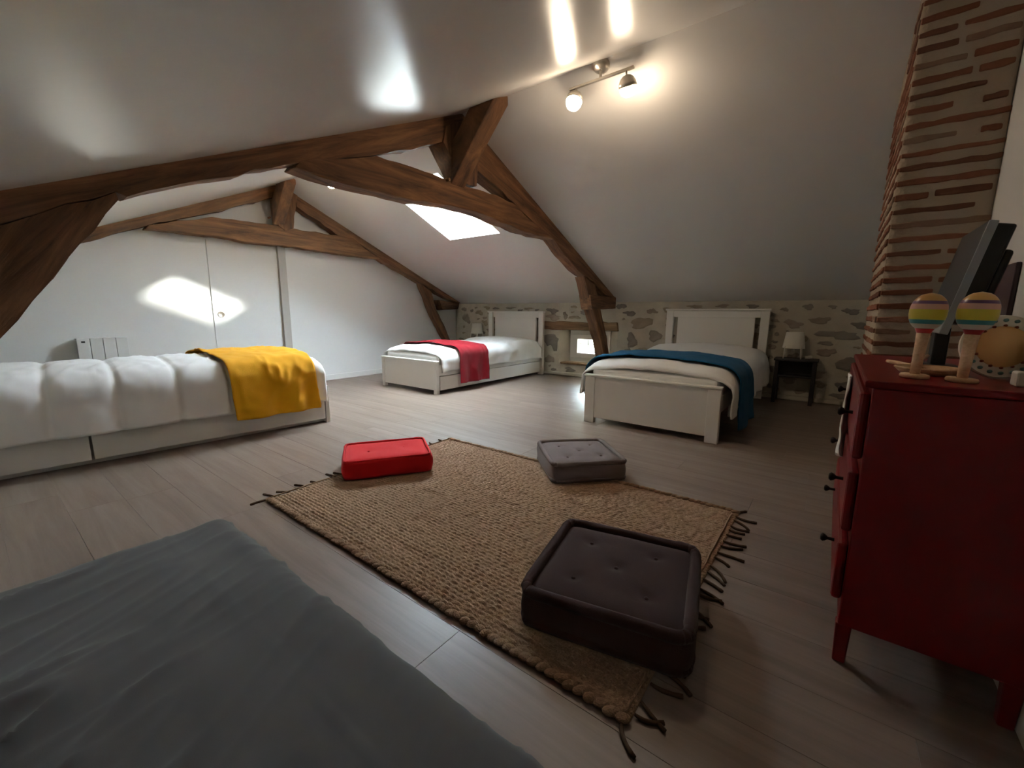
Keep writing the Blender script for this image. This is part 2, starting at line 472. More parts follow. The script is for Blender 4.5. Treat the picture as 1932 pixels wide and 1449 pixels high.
# ------------------------------------------------------------------ trusses
def px_y(lst, y): return [(v.x, v.z) for v in (on_y(p, y) for p in lst)]
def upper(x0, x1, n=6, up=.03): return [(x0+(x1-x0)*i/n, ceil_z(x0+(x1-x0)*i/n)+up) for i in range(n+1)]
def truss(name, y, depth, d):
    t = empty(name, (2.4, y, 0))
    inv = Matrix.Translation((-2.4, -y, 0))
    ps = []
    lo = px_y(d['rl'], y)                    # left rafter, lower edge left -> right
    ps.append(rough_prism('principal_rafter', lo+upper(2.44, lo[0][0], 10), depth, 'beam', None, axis=(lo[0], lo[-1]), seed=d['s'], y0=y))
    lo = px_y(d['rr'], y)
    ps.append(rough_prism('principal_rafter', lo+upper(lo[-1][0], max(lo[0][0], 2.3), 8), depth, 'beam', None, axis=(lo[0], lo[-1]), seed=d['s']+1, y0=y))
    c = px_y(d['collar'], y)
    ps.append(rough_prism('collar_beam', c, depth+.01, 'beam', None, axis=(c[0], (c[0][0]+1, c[0][1])), seed=d['s']+2, y0=y-.005))
    k = px_y(d['king'], y)
    ps.append(rough_prism('king_post', k, depth+.03, 'beam', None, axis=((0, 0), (0, 1)), seed=d['s']+3, y0=y-.015))
    # ridge brace: outline in the y-z plane
    yb, zb, ybt = d['brace']
    ztop = RZ+.02
    bp = [(0, zb), (0, zb+.20), (ybt+.13, ztop), (ybt-.06, ztop), (ybt-.07, ztop-.10)]
    bp = [(yb_, z_) for yb_, z_ in [(y-.0, zb), (y+.0, zb+.26), (ybt+.10, ztop), (ybt-.05, ztop), (ybt-.055, ztop-.07)]]
    bm = bmesh.new()
    x0, x1 = d['bx']
    A = [bm.verts.new((x0, a, b)) for a, b in bp]; B = [bm.verts.new((x1, a, b)) for a, b in bp]
    bm.faces.new(A); bm.faces.new(B[::-1])
    for i in range(5): bm.faces.new((A[i], A[(i+1) % 5], B[(i+1) % 5], B[i]))
    ps.append(obj('ridge_brace', bm, 'beamv', None, bevel=.008))
    for i, l in enumerate(d['legs']):
        q = px_y(l, y) if not isinstance(l[0][0], str) else None
        ps.append(rough_prism('leg', q, depth, 'beam', None, axis=(q[0], q[4]), seed=d['s']+5+i, y0=y+.004))
    for i, l in enumerate(d['tie']):
        q = px_y(l, y)
        ps.append(rough_prism('tie_end', q, depth+.02, 'beam', None, axis=(q[0], q[1]), seed=d['s']+8+i, y0=y-.01, jit=.003))
    for p in ps:
        p.parent = t; p.matrix_parent_inverse = inv
    if d.get('peg'):
        for (u, v) in d['peg']:
            w = on_y((u, v), y)
            bm = bmesh.new(); lathe(bm, [(.011, -.03), (.011, .01), (.007, .014)], 10, Matrix.Translation((w.x-2.4, -.022, w.z)) @ Matrix.Rotation(math.pi/2, 4, 'X'))
            obj('peg', bm, 'beam', t)
    return t
M['beamv'] = wood('old_oak_brace', srgb(56, 36, 22), srgb(110, 74, 46), srgb(146, 104, 68), sx=8, syz=3, rough=.8, bump=.6)
T1 = dict(s=40,
    rl=[(-330, 530), (-100, 452), (75, 402), (218, 362), (240, 371), (320, 352), (420, 335), (565, 308), (711, 292), (835, 268), (910, 250)],
    rr=[(890, 312), (905, 325), (968, 381), (1025, 437), (1045, 452), (1060, 474), (1090, 509), (1108, 522), (1124, 537), (1142, 557), (1163, 562)],
    collar=[(556, 316), (600, 333), (660, 350), (766, 375), (850, 388), (915, 406), (984, 436), (1046, 452), (1026, 436), (1000, 415), (968, 383), (900, 357), (835, 336), (766, 311), (711, 294), (565, 305)],
    king=[(866, 338), (882, 350), (897, 352), (899, 318), (912, 262), (905, 222), (840, 238), (834, 268)],
    brace=(2.3, 1.80, 1.94), bx=(2.27, 2.41),
    legs=[[(225, 376), (150, 462), (131, 484), (126, 492), (101, 525), (63, 567), (0, 640), (-160, 830), (-400, 830), (-190, 560), (-60, 440), (75, 402), (218, 362)],
          [(1103, 521), (1110, 551), (1124, 601), (1135, 642), (1142, 680), (1152, 735), (1168, 735), (1157, 690), (1150, 668), (1144, 630), (1133, 579), (1124, 537)]],
    tie=[[(1112, 556), (1161, 561), (1160, 582), (1116, 584)]], peg=[(842, 340), (893, 290)])
T2 = dict(s=70,
    rl=[(-60, 535), (156, 457), (281, 425), (406, 400), (522, 372), (548, 366)],
    rr=[(560, 390), (570, 397), (633, 441), (668, 452), (720, 491), (790, 532), (822, 551), (845, 563), (868, 572)],
    collar=[(274, 432), (373, 443), (409, 446), (506, 462), (533, 463), (626, 477), (689, 486), (718, 489), (690, 470), (667, 450), (640, 444), (560, 432), (518, 425), (470, 418), (400, 409), (280, 424)],
    king=[(524, 425), (538, 436), (553, 431), (557, 385), (562, 362), (538, 356), (520, 374)],
    brace=(5.15, 1.86, 4.86), bx=(2.30, 2.42),
    legs=[[(795, 535), (814, 585), (828, 614), (842, 640), (862, 690), (872, 690), (851, 645), (838, 612), (824, 585), (815, 551)]],
    tie=[[(828, 566), (866, 572), (864, 583), (834, 585)]], peg=[(507, 411)])
t1 = truss('roof_truss', 2.30, .125, T1)
tag(t1, 'big dark oak truss with king post and ridge brace spanning the middle of the room', 'roof truss')
t2 = truss('roof_truss', 5.15, .125, T2)
tag(t2, 'smaller-looking oak roof truss standing against the white gable wall', 'roof truss')

# ------------------------------------------------------------------ sliding door and post on the gable
d1 = struct(empty('door_1', (1.67, YF, 0)))
bx('door_panel', 'wall', (0, .70, -.009, 0, .01, 1.74), d1, bevel=.002)
bm = bmesh.new(); lathe(bm, [(.034, 0), (.034, .004), (.028, .006), (.024, .0025), (.0, .002)], 28, Matrix.Translation((.072, -.009, .864)) @ Matrix.Rotation(math.pi/2, 4, 'X'), cap=False)
obj('round_pull', bm, 'steel', d1, sm=True)
struct(bx('trim_1', 'post', (2.37, 2.455, YF-.045, YF, 0, 1.78), bevel=.004))

# ------------------------------------------------------------------ chimney
def chimney():
    ch = empty('brick_chimney', (2.42, YN, 0))
    tag(ch, 'brick and mortar chimney stack rising behind the red chest of drawers', 'chimney')
    X0, X1, Yc = 0, .80, .285
    bm = bmesh.new()
    box(bm, X0, X1, .001, Yc, 0, 1)
    for v in bm.verts:
        if v.co.z > .5: v.co.z = ceil_z(2.42+v.co.x)+.004
    bmesh.ops.subdivide_edges(bm, edges=bm.edges, cuts=10, use_grid_fill=True)
    for v in bm.verts:
        v.co.x += .006*nz(v.co.y*9, v.co.z*9, 1); v.co.y += .006*nz(v.co.x*7, v.co.z*11, 5)
    obj('mortar_body', bm, 'mortar', ch, sm=True)
    rg = random.Random(5)
    z = .62
    while z < ceil_z(2.42)-.03:
        hgt = rg.uniform(.018, .026)
        def brick(face, a0, a1, zz):
            bm = bmesh.new(); n = max(3, int((a1-a0)/.04)); sec = []
            for i in range(n+1):
                a = a0+(a1-a0)*i/n; ja, jb = rg.uniform(-.003, .003), rg.uniform(-.003, .003)
                e = .92 if i in (0, n) else 1
                zl, zh = zz-hgt/2*e+ja, zz+hgt/2*e+jb
                o_ = rg.uniform(.004, .008)*e
                if face == 'f': sec.append([bm.verts.new(q) for q in ((.01, a, zl), (-o_, a, zl), (-o_, a, zh), (.01, a, zh))])
                else: sec.append([bm.verts.new(q) for q in ((a, Yc-.01, zl), (a, Yc+o_, zl), (a, Yc+o_, zh), (a, Yc-.01, zh))])
            for A, B in zip(sec, sec[1:]):
                for i in range(4): bm.faces.new((A[i], A[(i+1) % 4], B[(i+1) % 4], B[i]))
            bm.faces.new(sec[0][::-1]); bm.faces.new(sec[-1])
            obj('brick', bm, 'brick%d' % rg.choice([0, 0, 1, 1, 2, 3]), ch, bevel=.003, seg=1)
        r_ = rg.random()
        if r_ < .4: segs = [(.0, .285)]
        elif r_ < .7: s = rg.uniform(.1, .18); segs = [(.012, s), (s+.018, .285)]
        elif r_ < .85: segs = [(rg.uniform(.02, .1), .285)]
        else: segs = [(.015, rg.uniform(.05, .09)), (rg.uniform(.12, .16), .285)]
        for a, b in segs: brick('f', a, b, z+rg.uniform(-.003, .003))
        s = rg.uniform(.2, .5)
        
        if ceil_z(2.42+s)-.02 > z: brick('s', .005, s, z)
        if ceil_z(2.42+.79)-.02 > z: brick('s', s+.02, .79, z)
        z += rg.uniform(.05, .058)
    return ch
chimney()

# ================================================================== BEDS
def drape(name, m, parent, v0, v1, c, a, zt, r_, hl, hr, nv=60, ns=80, dome=.02, zfun=None, wr=.006, wscale=6, fold=.012, fk=14, seed=0, flare=.06, thick=.012, skew=0.0, hem=.01, pinch=None, crease=.014):
    """cloth lying over a bed: v along local x, cross-section over local y"""
    arc = r_*math.pi/2; flat = 2*(a-r_)
    tot = hl+arc+flat+arc+hr
    V = []
    for i in range(nv+1):
        v = v0+(v1-v0)*i/nv
        zoff = zfun(v) if zfun else 0
        for j in range(ns+1):
            s = tot*j/ns
            hl_v = hl
            if s < hl:
                dep = hl-s; y = c-a; z = zt-r_-dep; nrm = (-1, 0); y -= flare*dep; top = 0
            elif s < hl+arc:
                th = (s-hl)/r_; y = c-a+r_-r_*math.cos(th); z = zt-r_+r_*math.sin(th); nrm = (-math.cos(th), math.sin(th)); dep = 0; top = math.sin(th)
            elif s < hl+arc+flat:
                y = c-a+r_+(s-hl-arc); z = zt; nrm = (0, 1); dep = 0; top = 1
            elif s < hl+2*arc+flat:
                th = math.pi/2-(s-hl-arc-flat)/r_; y = c+a-r_+r_*math.cos(th); z = zt-r_+r_*math.sin(th); nrm = (math.cos(th), math.sin(th)); dep = 0; top = math.sin(th)
            else:
                dep = s-(hl+2*arc+flat); y = c+a; z = zt-r_-dep; nrm = (1, 0); y += flare*dep; top = 0
            q = (y-c)/a
            z += dome*max(0, 1-q*q)*top
            z += zoff*(top if zoff > 0 else max(top, .25))
            w = wr*(nz(v*wscale, s*wscale*.7, seed)+.6*nz(v*wscale*2.3+9, s*wscale*2.1, seed+3))
            sg = fold*math.sin(v*fk+3*nz(v*3, seed*1.7))*min(1, dep/.15)
            cr1 = (1-abs(nz(v*3.2+s*2.0, s*3.0-v*5.0, seed+11)))**9
            cr2 = (1-abs(nz(v*6.0-s*3.0, s*2.0+v*3.0, seed+17)))**9
            off = w+sg+crease*(cr1+.7*cr2)*max(0, .35+nz(v*2.5, s*2.5, seed+20))
            if pinch: off += pinch(v)*(1-.3*top)
            vv = v+skew*(s-tot/2)+.004*nz(s*5, seed+2)
            V.append((vv, y+nrm[0]*off, z+nrm[1]*off-(hem*nz(v*4, seed+7) if j in (0, ns) else 0)))
    F = [(i*(ns+1)+j, i*(ns+1)+j+1, (i+1)*(ns+1)+j+1, (i+1)*(ns+1)+j) for i in range(nv) for j in range(ns)]
    o = pyobj(name, V, F, m, parent)
    md = o.modifiers.new('thickness', 'SOLIDIFY'); md.thickness = thick; md.offset = 1
    return o

def headboard(bed, L_, Wd, zt, ext=.03, name='headboard'):
    bm = bmesh.new(); x0, x1 = L_-.045, L_
    y0, y1 = -ext, Wd+ext
    s0, s1 = .08, .13; zs0, zs1 = .48, zt-.095
    box(bm, x0, x1, y0, y0+s0, 0, zt-.02); box(bm, x0, x1, y1-s0, y1, 0, zt-.02)
    box(bm, x0+.006, x1-.006, y0+s0, y1-s0, zs1, zt-.02); box(bm, x0+.006, x1-.006, y0+s0, y1-s0, .12, zs0)
    box(bm, x0+.006, x1-.006, y0+s1, y1-s1, zs0, zs1)
    h = obj(name, bm, 'lacquer', bed, bevel=.004)
    bx('cap_rail', 'lacquer', (x0-.012, x1+.005, y0-.012, y1+.012, zt-.02, zt), h, bevel=.004)
    return h
def footboard(bed, Wd, zt, posts=.07, th=.045):
    bm = bmesh.new(); box(bm, .008, th-.006, posts, Wd-posts, .045, zt-.016)
    f = obj('footboard', bm, 'lacquer', bed, bevel=.003)
    bx('post', 'lacquer', (0, th, 0, posts, 0, zt-.016), f, bevel=.004)
    bx('post', 'lacquer', (0, th, Wd-posts, Wd, 0, zt-.016), f, bevel=.004)
    bx('cap_rail', 'lacquer', (-.005, th+.005, -.005, Wd+.005, zt-.016, zt), f, bevel=.004)
    return f
def mattress(bed, L_, Wd, z0, z1):
    bm = bmesh.new(); box(bm, .05, L_-.05, .03, Wd-.03, z0, z1)
    obj('mattress', bm, 'linen', bed, bevel=.04, seg=4)

# --- bed with the crimson throw (far)
def bed_far():
    Wd, L_ = .98, 2.10
    b = empty('single_bed', (3.11, 3.42, 0))
    tag(b, 'white single bed with slotted headboard, crimson throw over it, before the stone wall', 'bed')
    headboard(b, L_, Wd, .925); footboard(b, Wd, .37, posts=.05)
    for y0 in (0.01, Wd-.035): bx('side_rail', 'lacquer', (.045, L_-.045, y0, y0+.025, .20, .33), b)
    bx('drawer', 'lacquer', (.06, L_-.06, .002, .02, .04, .196), b)
    bx('slat_base', 'lacquer', (.045, L_-.045, .035, Wd-.035, .22, .25), b, bevel=0)
    mattress(b, L_, Wd, .25, .44)
    def zf(v):
        z = 0
        if v < .22: q = (.22-v)/.22; z -= .16*(1-math.sqrt(max(0, 1-q*q)))
        if v > 1.35: z += .045*math.sin(min(1, (v-1.35)/.5)*math.pi*.8)
        if v > 1.92: q = (v-1.92)/.13; z -= .10*q*q
        return z
    d = drape('duvet', 'linen', None, .055, 2.03, Wd/2, Wd/2+.035, .475, .10, .12, .12, dome=.035, zfun=zf, wr=.012, wscale=7, fold=.012, fk=17, seed=2, thick=.014)
    d.location = b.location
    tag(d, 'crumpled white duvet under the crimson throw', 'duvet')
    t = drape('throw_blanket', 'redthrow', None, .33, .82, Wd/2, Wd/2+.062, .508, .10, .31, .16, dome=.035, wr=.007, wscale=6, fold=.014, fk=22, seed=5, thick=.008, nv=36, ns=90, skew=.04)
    t.location = b.location
    tag(t, 'crimson plush throw laid across the far single bed', 'throw')
bed_far()

# --- bed with the blue throw
def bed_blue():
    Wd, L_ = 1.035, 2.09
    b = empty('single_bed', (3.11, .576, 0))
    tag(b, 'white bed with slotted headboard and tall footboard, blue throw over it, beside the black nightstand', 'bed')
    headboard(b, L_, Wd, .958, ext=.012); footboard(b, Wd, .405, posts=.085)
    for y0 in (0.01, Wd-.035): bx('side_rail', 'lacquer', (.045, L_-.045, y0, y0+.025, .21, .33), b)
    bx('slat_base', 'lacquer', (.045, L_-.045, .035, Wd-.035, .24, .27), b, bevel=0)
    bx('leg', 'lacquer', (.95, 1.0, .06, .11, 0, .24), b); bx('leg', 'lacquer', (.95, 1.0, Wd-.11, Wd-.06, 0, .24), b)
    bx('leg', 'lacquer', (.30, .33, .10, .13, .12, .24), b)
    mattress(b, L_, Wd, .27, .46)
    def zf(v):
        z = 0
        if v < .26: q = (.26-v)/.26; z -= .17*(1-math.sqrt(max(0, 1-q*q)))
        if v > 1.35: z += .04*math.sin(min(1, (v-1.35)/.5)*math.pi*.8)
        if v > 1.92: q = (v-1.92)/.13; z -= .10*q*q
        return z
    d = drape('duvet', 'linen', None, .05, 2.03, Wd/2, Wd/2+.06, .50, .12, .18, .14, dome=.05, zfun=zf, wr=.010, wscale=6, fold=.014, fk=15, seed=12, thick=.014)
    d.location = b.location
    tag(d, 'plump white duvet under the blue throw', 'duvet')
    t = drape('throw_blanket', 'bluethrow', None, .18, .70, Wd/2, Wd/2+.088, .525, .12, .33, .20, dome=.052, zfun=lambda v: zf(v)*.9, wr=.007, wscale=6, fold=.012, fk=20, seed=15, thick=.008, nv=36, ns=90, skew=-.02)
    t.location = b.location
    tag(t, 'teal blue plush throw laid across the bed by the nightstand', 'throw')
bed_blue()

# --- day bed with the mustard throw (left)
def bed_left():
    Wd, L_ = .98, 2.05
    rz = math.pi-R(5.0)
    ang = rz
    # near foot corner of the bed (local y = Wd, x = 0) sits at (1.775, 3.245)
    nx, ny = 1.775, 3.25
    ox = nx-(-math.sin(ang)*Wd); oy = ny-(math.cos(ang)*Wd)
    b = empty('drawer_bed', (ox, oy, 0), rz)
    tag(b, 'low white bed with long under-bed drawers and a mustard throw', 'bed')
    bx('footboard', 'lacquer', (0, .03, 0, Wd, 0, .305), b)
    bx('headboard', 'lacquer', (L_-.03, L_, 0, Wd, 0, .62), b)
    bx('side_rail', 'lacquer', (.03, L_-.03, Wd-.02, Wd, .222, .30), b)
    bx('side_rail', 'lacquer', (.03, L_-.03, 0, .02, .03, .30), b)
    for x0, x1 in ((.04, 1.395), (1.407, 2.01)):
        bx('drawer', 'lacquer', (x0, x1, Wd-.018, Wd+.004, .035, .218), b)
    bx('plinth', 'lacquer', (.03, L_-.03, Wd-.10, Wd-.06, 0, .24), b, bevel=0)
    bx('slat_base', 'lacquer', (.03, L_-.03, .03, Wd-.03, .23, .26), b, bevel=0)
    mattress(b, L_, Wd, .26, .47)
    def zf(v):
        z = 0
        if v < .16: q = (.16-v)/.16; z -= .13*(1-math.sqrt(max(0, 1-q*q)))
        return z
    def pinch(v):
        z = 0
        for k in range(8):
            s = .12+k*.285
            z -= .016*math.exp(-((v-s)/.016)**2)+.012*math.exp(-((v-s)/.07)**2)
        return z
    d = drape('duvet', 'linen', None, .035, 2.0, Wd/2, Wd/2+.05, .525, .13, .08, .20, nv=150, ns=80, dome=.05, zfun=zf, wr=.008, wscale=6, fold=.008, fk=11, seed=22, thick=.012, pinch=pinch)
    d.location = b.location; d.rotation_euler = b.rotation_euler
    # channel seams pinch the hanging side too
    tag(d, 'white channel-quilted duvet under the mustard throw', 'duvet')
    t = drape('throw_blanket', 'yellowthrow', None, .15, .72, Wd/2, Wd/2+.075, .550, .13, .10, .27, dome=.05, wr=.010, wscale=7, fold=.020, fk=24, crease=.02, seed=27, thick=.008, nv=50, ns=90, skew=-.05)
    t.location = b.location; t.rotation_euler = b.rotation_euler
    tag(t, 'mustard yellow throw laid across the low drawer bed', 'throw')
bed_left()

# --- grey mattress in the foreground
def grey_mattress():
    x0, x1, y0, y1, zt = XL+.02, .515, -.20, 1.72, .17
    b = empty('floor_mattress', ((x0+x1)/2, (y0+y1)/2, 0))
    tag(b, 'low mattress in a wrinkled dark grey fitted sheet beside the jute rug', 'mattress')
    w, l = (x1-x0)/2, (y1-y0)/2; r_ = .07
    nx, ny = 110, 190
    def prof(t, hw):   # t in [-1,1] -> (pos, drop)
        tot = hw-r_+r_*math.pi/2+(zt-r_)
        s = abs(t)*tot; sg = 1 if t >= 0 else -1
        if s < hw-r_: return sg*s, 0
        s -= hw-r_
        if s < r_*math.pi/2: th = s/r_; return sg*(hw-r_+r_*math.sin(th)), r_*(1-math.cos(th))
        return sg*hw, r_+(s-r_*math.pi/2)
    V = []
    for j in range(ny+1):
        for i in range(nx+1):
            px_, dx = prof(2*i/nx-1, w); py_, dy = prof(2*j/ny-1, l)
            z = zt-max(dx, dy) if max(dx, dy) > r_ else zt-math.hypot(dx, dy) if math.hypot(dx, dy) < r_ else zt-max(dx, dy)
            # anisotropic wrinkles running across the mattress
            u = px_*.92+py_*.38; v = -px_*.38+py_*.92
            rd = 1-abs(nz(u*1.6, v*7, 4)); rd2 = 1-abs(nz(u*2.2+7, v*13, 9)); rd3 = 1-abs(nz(u*6, v*3.0, 14))
            msk = max(0, .25+nz(px_*2.2, py_*2.2, 21))
            wz = .026*rd**9*msk*2+.010*rd2**8*(.4+msk)+.008*rd3**10*msk+.006*nz(px_*5, py_*5)
            edge = math.exp(-((w-abs(px_))/.10)**2)
            wz += .004*edge*(1-abs(nz(px_*2, py_*16, 31)))**4
            wz *= 1-.55*edge
            for cx_ in (-.14, .24):
                wz += .0035*math.exp(-((px_-cx_-.01*nz(py_*3, 5))/.006)**2)
            k = 1 if max(dx, dy) < r_ else .5
            ox = (1 if px_ > 0 else -1)*(wz*.8 if dx > r_*.5 else 0)
            V.append((px_+ox, py_, max(.003, z+(wz*k if dx < r_ and dy < r_ else 0))))
    F = [(j*(nx+1)+i, j*(nx+1)+i+1, (j+1)*(nx+1)+i+1, (j+1)*(nx+1)+i) for j in range(ny) for i in range(nx)]
    s = pyobj('fitted_sheet', V, F, 'greysheet', b)
    bx('core', 'linen', (-w+.02, w-.02, -l+.02, l-.02, .004, zt-.03), b, bevel=.03)
grey_mattress()

# ================================================================== RUG AND CUSHIONS
def rug():
    P = [Vector((.790, .272)), Vector((2.05, .262)), Vector((2.03, 2.115)), Vector((.797, 2.083))]   # B, R, F, L
    t = empty('jute_rug', (1.42, 1.18, 0))
    tag(t, 'brown hand-braided jute rug with dark fringe on the grey wood floor', 'rug')
    nx, ny = 420, 540
    pitch = .0175
    V = []
    for j in range(ny+1):
        b_ = j/ny
        for i in range(nx+1):
            a = i/nx
            p = (P[0]*(1-a)+P[1]*a)*(1-b_)+(P[3]*(1-a)+P[2]*a)*b_
            x, y = p.x, p.y
            # braid rows run along y; each row a chevron of plaits
            q = x/pitch; fr = q-math.floor(q); side = 1 if fr < .5 else -1
            rowh = abs(math.sin(math.pi*q))
            ph = y/.030+(fr if fr < .5 else 1-fr)*1.2+math.floor(q)*.37+.9*nz(math.floor(q)*3.1, y*9)+math.floor(q)*.23
            pl = abs(math.sin(math.pi*ph))
            hgt = .0055+.006*math.sqrt(rowh)*(.35+.65*pl)*(1+.5*nz(math.floor(q)*2.7, math.floor(ph)*1.3, 2))+.0016*nz(x*40, y*40)+.0012*nz(x*6, y*6)
            e = min(a, 1-a, b_, 1-b_)
            if e <= 0: hgt = .0015
            wob = .004*nz(x*7, y*7, 3)
            V.append((x-1.42+(wob if a in (0, 1) else 0), y-1.18+(wob if b_ in (0, 1) else 0), hgt))
    F = [(j*(nx+1)+i, j*(nx+1)+i+1, (j+1)*(nx+1)+i+1, (j+1)*(nx+1)+i) for j in range(ny) for i in range(nx)]
    pyobj('woven_field', V, F, 'jute', t)
    # plaited beads along the two long edges
    rg = random.Random(4)
    for A, B in ((P[0], P[3]), (P[1], P[2])):
        bm = bmesh.new(); d = B-A; n = int(d.length/.027)
        ang = math.atan2(d.y, d.x)
        for k in range(n):
            p = A+d*((k+.5)/n)
            mt = Matrix.Translation((p.x-1.42+rg.uniform(-.003, .003), p.y-1.18, .0098)) @ Matrix.Rotation(ang+.6+rg.uniform(-.2, .2), 4, 'Z') @ Matrix.Diagonal((.0195*rg.uniform(.85, 1.15), .0125, .0095*rg.uniform(.85, 1.15), 1))
            bmesh.ops.create_icosphere(bm, subdivisions=2, radius=1, matrix=mt)
        o = obj('plaited_edge', bm, 'jute', t, sm=True); o['kind'] = 'stuff'
    # binding seam on the fringed ends
    for yy, s in ((.285, 1), (2.085, -1)):
        bm = bmesh.new(); tube(bm, [(.80+.0-1.42+i*.0247, yy-1.18+(0 if s > 0 else .0008*i*.6)+.001*math.sin(i), .0125) for i in range(50)], .0035, 6)
        obj('binding_seam', bm, 'jute', t, sm=True)
    # tassels on the near end (toward the chest) and the far end
    def tas(x, y, dx, dy, ln, seed):
        rg = random.Random(seed); pts = []
        pv = Vector((dx, dy)).normalized(); nn = Vector((-pv.y, pv.x)); c1, c2 = rg.uniform(-.4, .4), rg.uniform(-.3, .3)
        for i in range(9):
            s = i/8*ln; o_ = nn*(c1*s*s/ln+c2*.25*ln*math.sin(i/8*3.2))
            pts.append((x+pv.x*s+o_.x-1.42, y+pv.y*s+o_.y-1.18, .0075-.003*min(1, i/3)))
        bm = bmesh.new(); tube(bm, pts, .0048, 6, taper=lambda q: .75+.35*math.sin(q*3.1)+(.35 if q > .85 else 0))
        obj('tassel', bm, 'tassel', t, sm=True)
    n = 24
    for k in range(n):
        a = (k+.3+rg.uniform(-.25, .25))/n
        x = .795+(2.05-.795)*a
        tas(x, .268, rg.uniform(-.55, .15), -1, rg.uniform(.055, .095), 900+k)
    tas(.785, .285, -1, -.5, .075, 990); tas(2.05, .265, .7, -.2, .05, 991)
    for k in range(16):
        a = (k+.4+rg.uniform(-.25, .25))/16
        x = .80+(2.02-.80)*a
        tas(x, 2.088+.026*a, rg.uniform(-.5, .1), .9, rg.uniform(.045, .08), 930+k)
    tas(.797, 2.085, -.9, .4, .07, 996)
rug()

def cushion(name, label, m, loc, rz, w, d, h, roll=.013, tufts=(), puff=.02, seed=0, lump=.004):
    t = empty(name, loc, rz)
    tag(t, label, 'floor cushion')
    n = 128; rad = .045
    def outline(k, inset=0):
        # rounded rectangle point k of n
        per = []
        W2, D2 = w/2-inset, d/2-inset; r_ = max(.004, rad-inset)
        a = k/n*4; side = int(a) % 4; f = a-int(a)
        # map to a squarish superellipse by angle
        th = 2*math.pi*k/n
        c, s = math.cos(th), math.sin(th); e = .15
        return W2*math.copysign(abs(c)**e, c), D2*math.copysign(abs(s)**e, s)
    V = []; F = []
    levels = []
    for q in range(7):        # side
        f = q/6; z = .006+(h-.012)*f
        bul = .007+.010*math.sin(math.pi*f)
        levels.append((bul, z, None))
    ring = []
    for bul, z, _ in levels:
        row = []
        for k in range(n):
            x, y = outline(k); L_ = math.hypot(x, y)
            o_ = bul+lump*nz(x*14, y*14, z*20+seed)
            row.append(len(V)); V.append((x+x/L_*o_, y+y/L_*o_, z+.5*lump*nz(x*9, y*9, seed+4)))
        ring.append(row)
    def topz(x, y, f):
        z = h-.006+puff*(1-(f)**4)*(1)
        for tx, ty in tufts: z -= (puff*.35+.005)*math.exp(-((x-tx)**2+(y-ty)**2)/(.022**2)) + .004*math.exp(-((x-tx)**2+(y-ty)**2)/(.06**2))
        z -= .010*math.exp(-((1-f)/.10)**2) if f < .995 else 0
        return z+lump*.7*nz(x*11, y*11, seed+2)
    for q in range(1, 18):
        f = 1-q/18; row = []
        for k in range(n):
            x, y = outline(k); x *= f; y *= f
            row.append(len(V)); V.append((x, y, topz(x, y, f)))
        ring.append(row)
    for A, B in zip(ring, ring[1:]):
        for k in range(n): F.append((A[k], A[(k+1) % n], B[(k+1) % n], B[k]))
    c = len(V); V.append((0, 0, topz(0, 0, 0)))
    for k in range(n): F.append((ring[-1][k], ring[-1][(k+1) % n], c))
    cb = len(V); V.append((0, 0, .006))
    for k in range(n): F.append((ring[0][(k+1) % n], ring[0][k], cb))
    pyobj('body', V, F, m, t)
    rg = random.Random(seed)
    for z in (h-.006, .006+roll*.55):
        bm = bmesh.new(); pts = []
        for k in range(n):
            x, y = outline(k)
            pts.append((x+.002*nz(k*.4, seed), y+.002*nz(k*.4, seed+5), z+.003*nz(k*.21, seed+8)))
        tube(bm, pts, roll, 8, closed=True)
        for v in bm.verts: v.co += Vector((nz(v.co.x*30, v.co.y*30, 1), nz(v.co.x*30, v.co.y*30, 7), 0))*roll*.22
        for v in bm.verts: v.co.z = max(v.co.z, .0015)
        obj('rolled_edge', bm, m, t, sm=True)
    for tx, ty in tufts:
        bm = bmesh.new(); lathe(bm, [(.0, -.003), (.006, -.002), (.007, 0), (.004, .003), (0, .004)], 10, Matrix.Translation((tx, ty, topz(tx, ty, .4)+.003)), cap=False)
        obj('tuft', bm, m, t, sm=True)
    return t
ZR = .0095
def quad5(w, d): return [(0, 0), (-w*.24, -d*.24), (w*.24, -d*.24), (-w*.24, d*.24), (w*.24, d*.24)]
cushion('floor_cushion', 'square dark brown tufted floor cushion on the rug by the red chest', 'browncush', (1.150, .465, ZR), R(-78), .445, .445, .112, roll=.017, tufts=quad5(.44, .44), puff=.012, seed=3)
cushion('floor_cushion', 'taupe grey tufted floor cushion half on the rug before the blue-throw bed', 'greycush', (2.090, 1.105, ZR), R(-44), .40, .40, .108, roll=.014, tufts=quad5(.40, .40), puff=.016, seed=7, lump=.008)
cushion('floor_cushion', 'bright red floor cushion at the far corner of the rug', 'redcush', (1.425, 2.005, ZR), R(-33), .46, .335, .108, roll=.007, tufts=[(-.1, 0), (.1, .02)], puff=.006, seed=11)

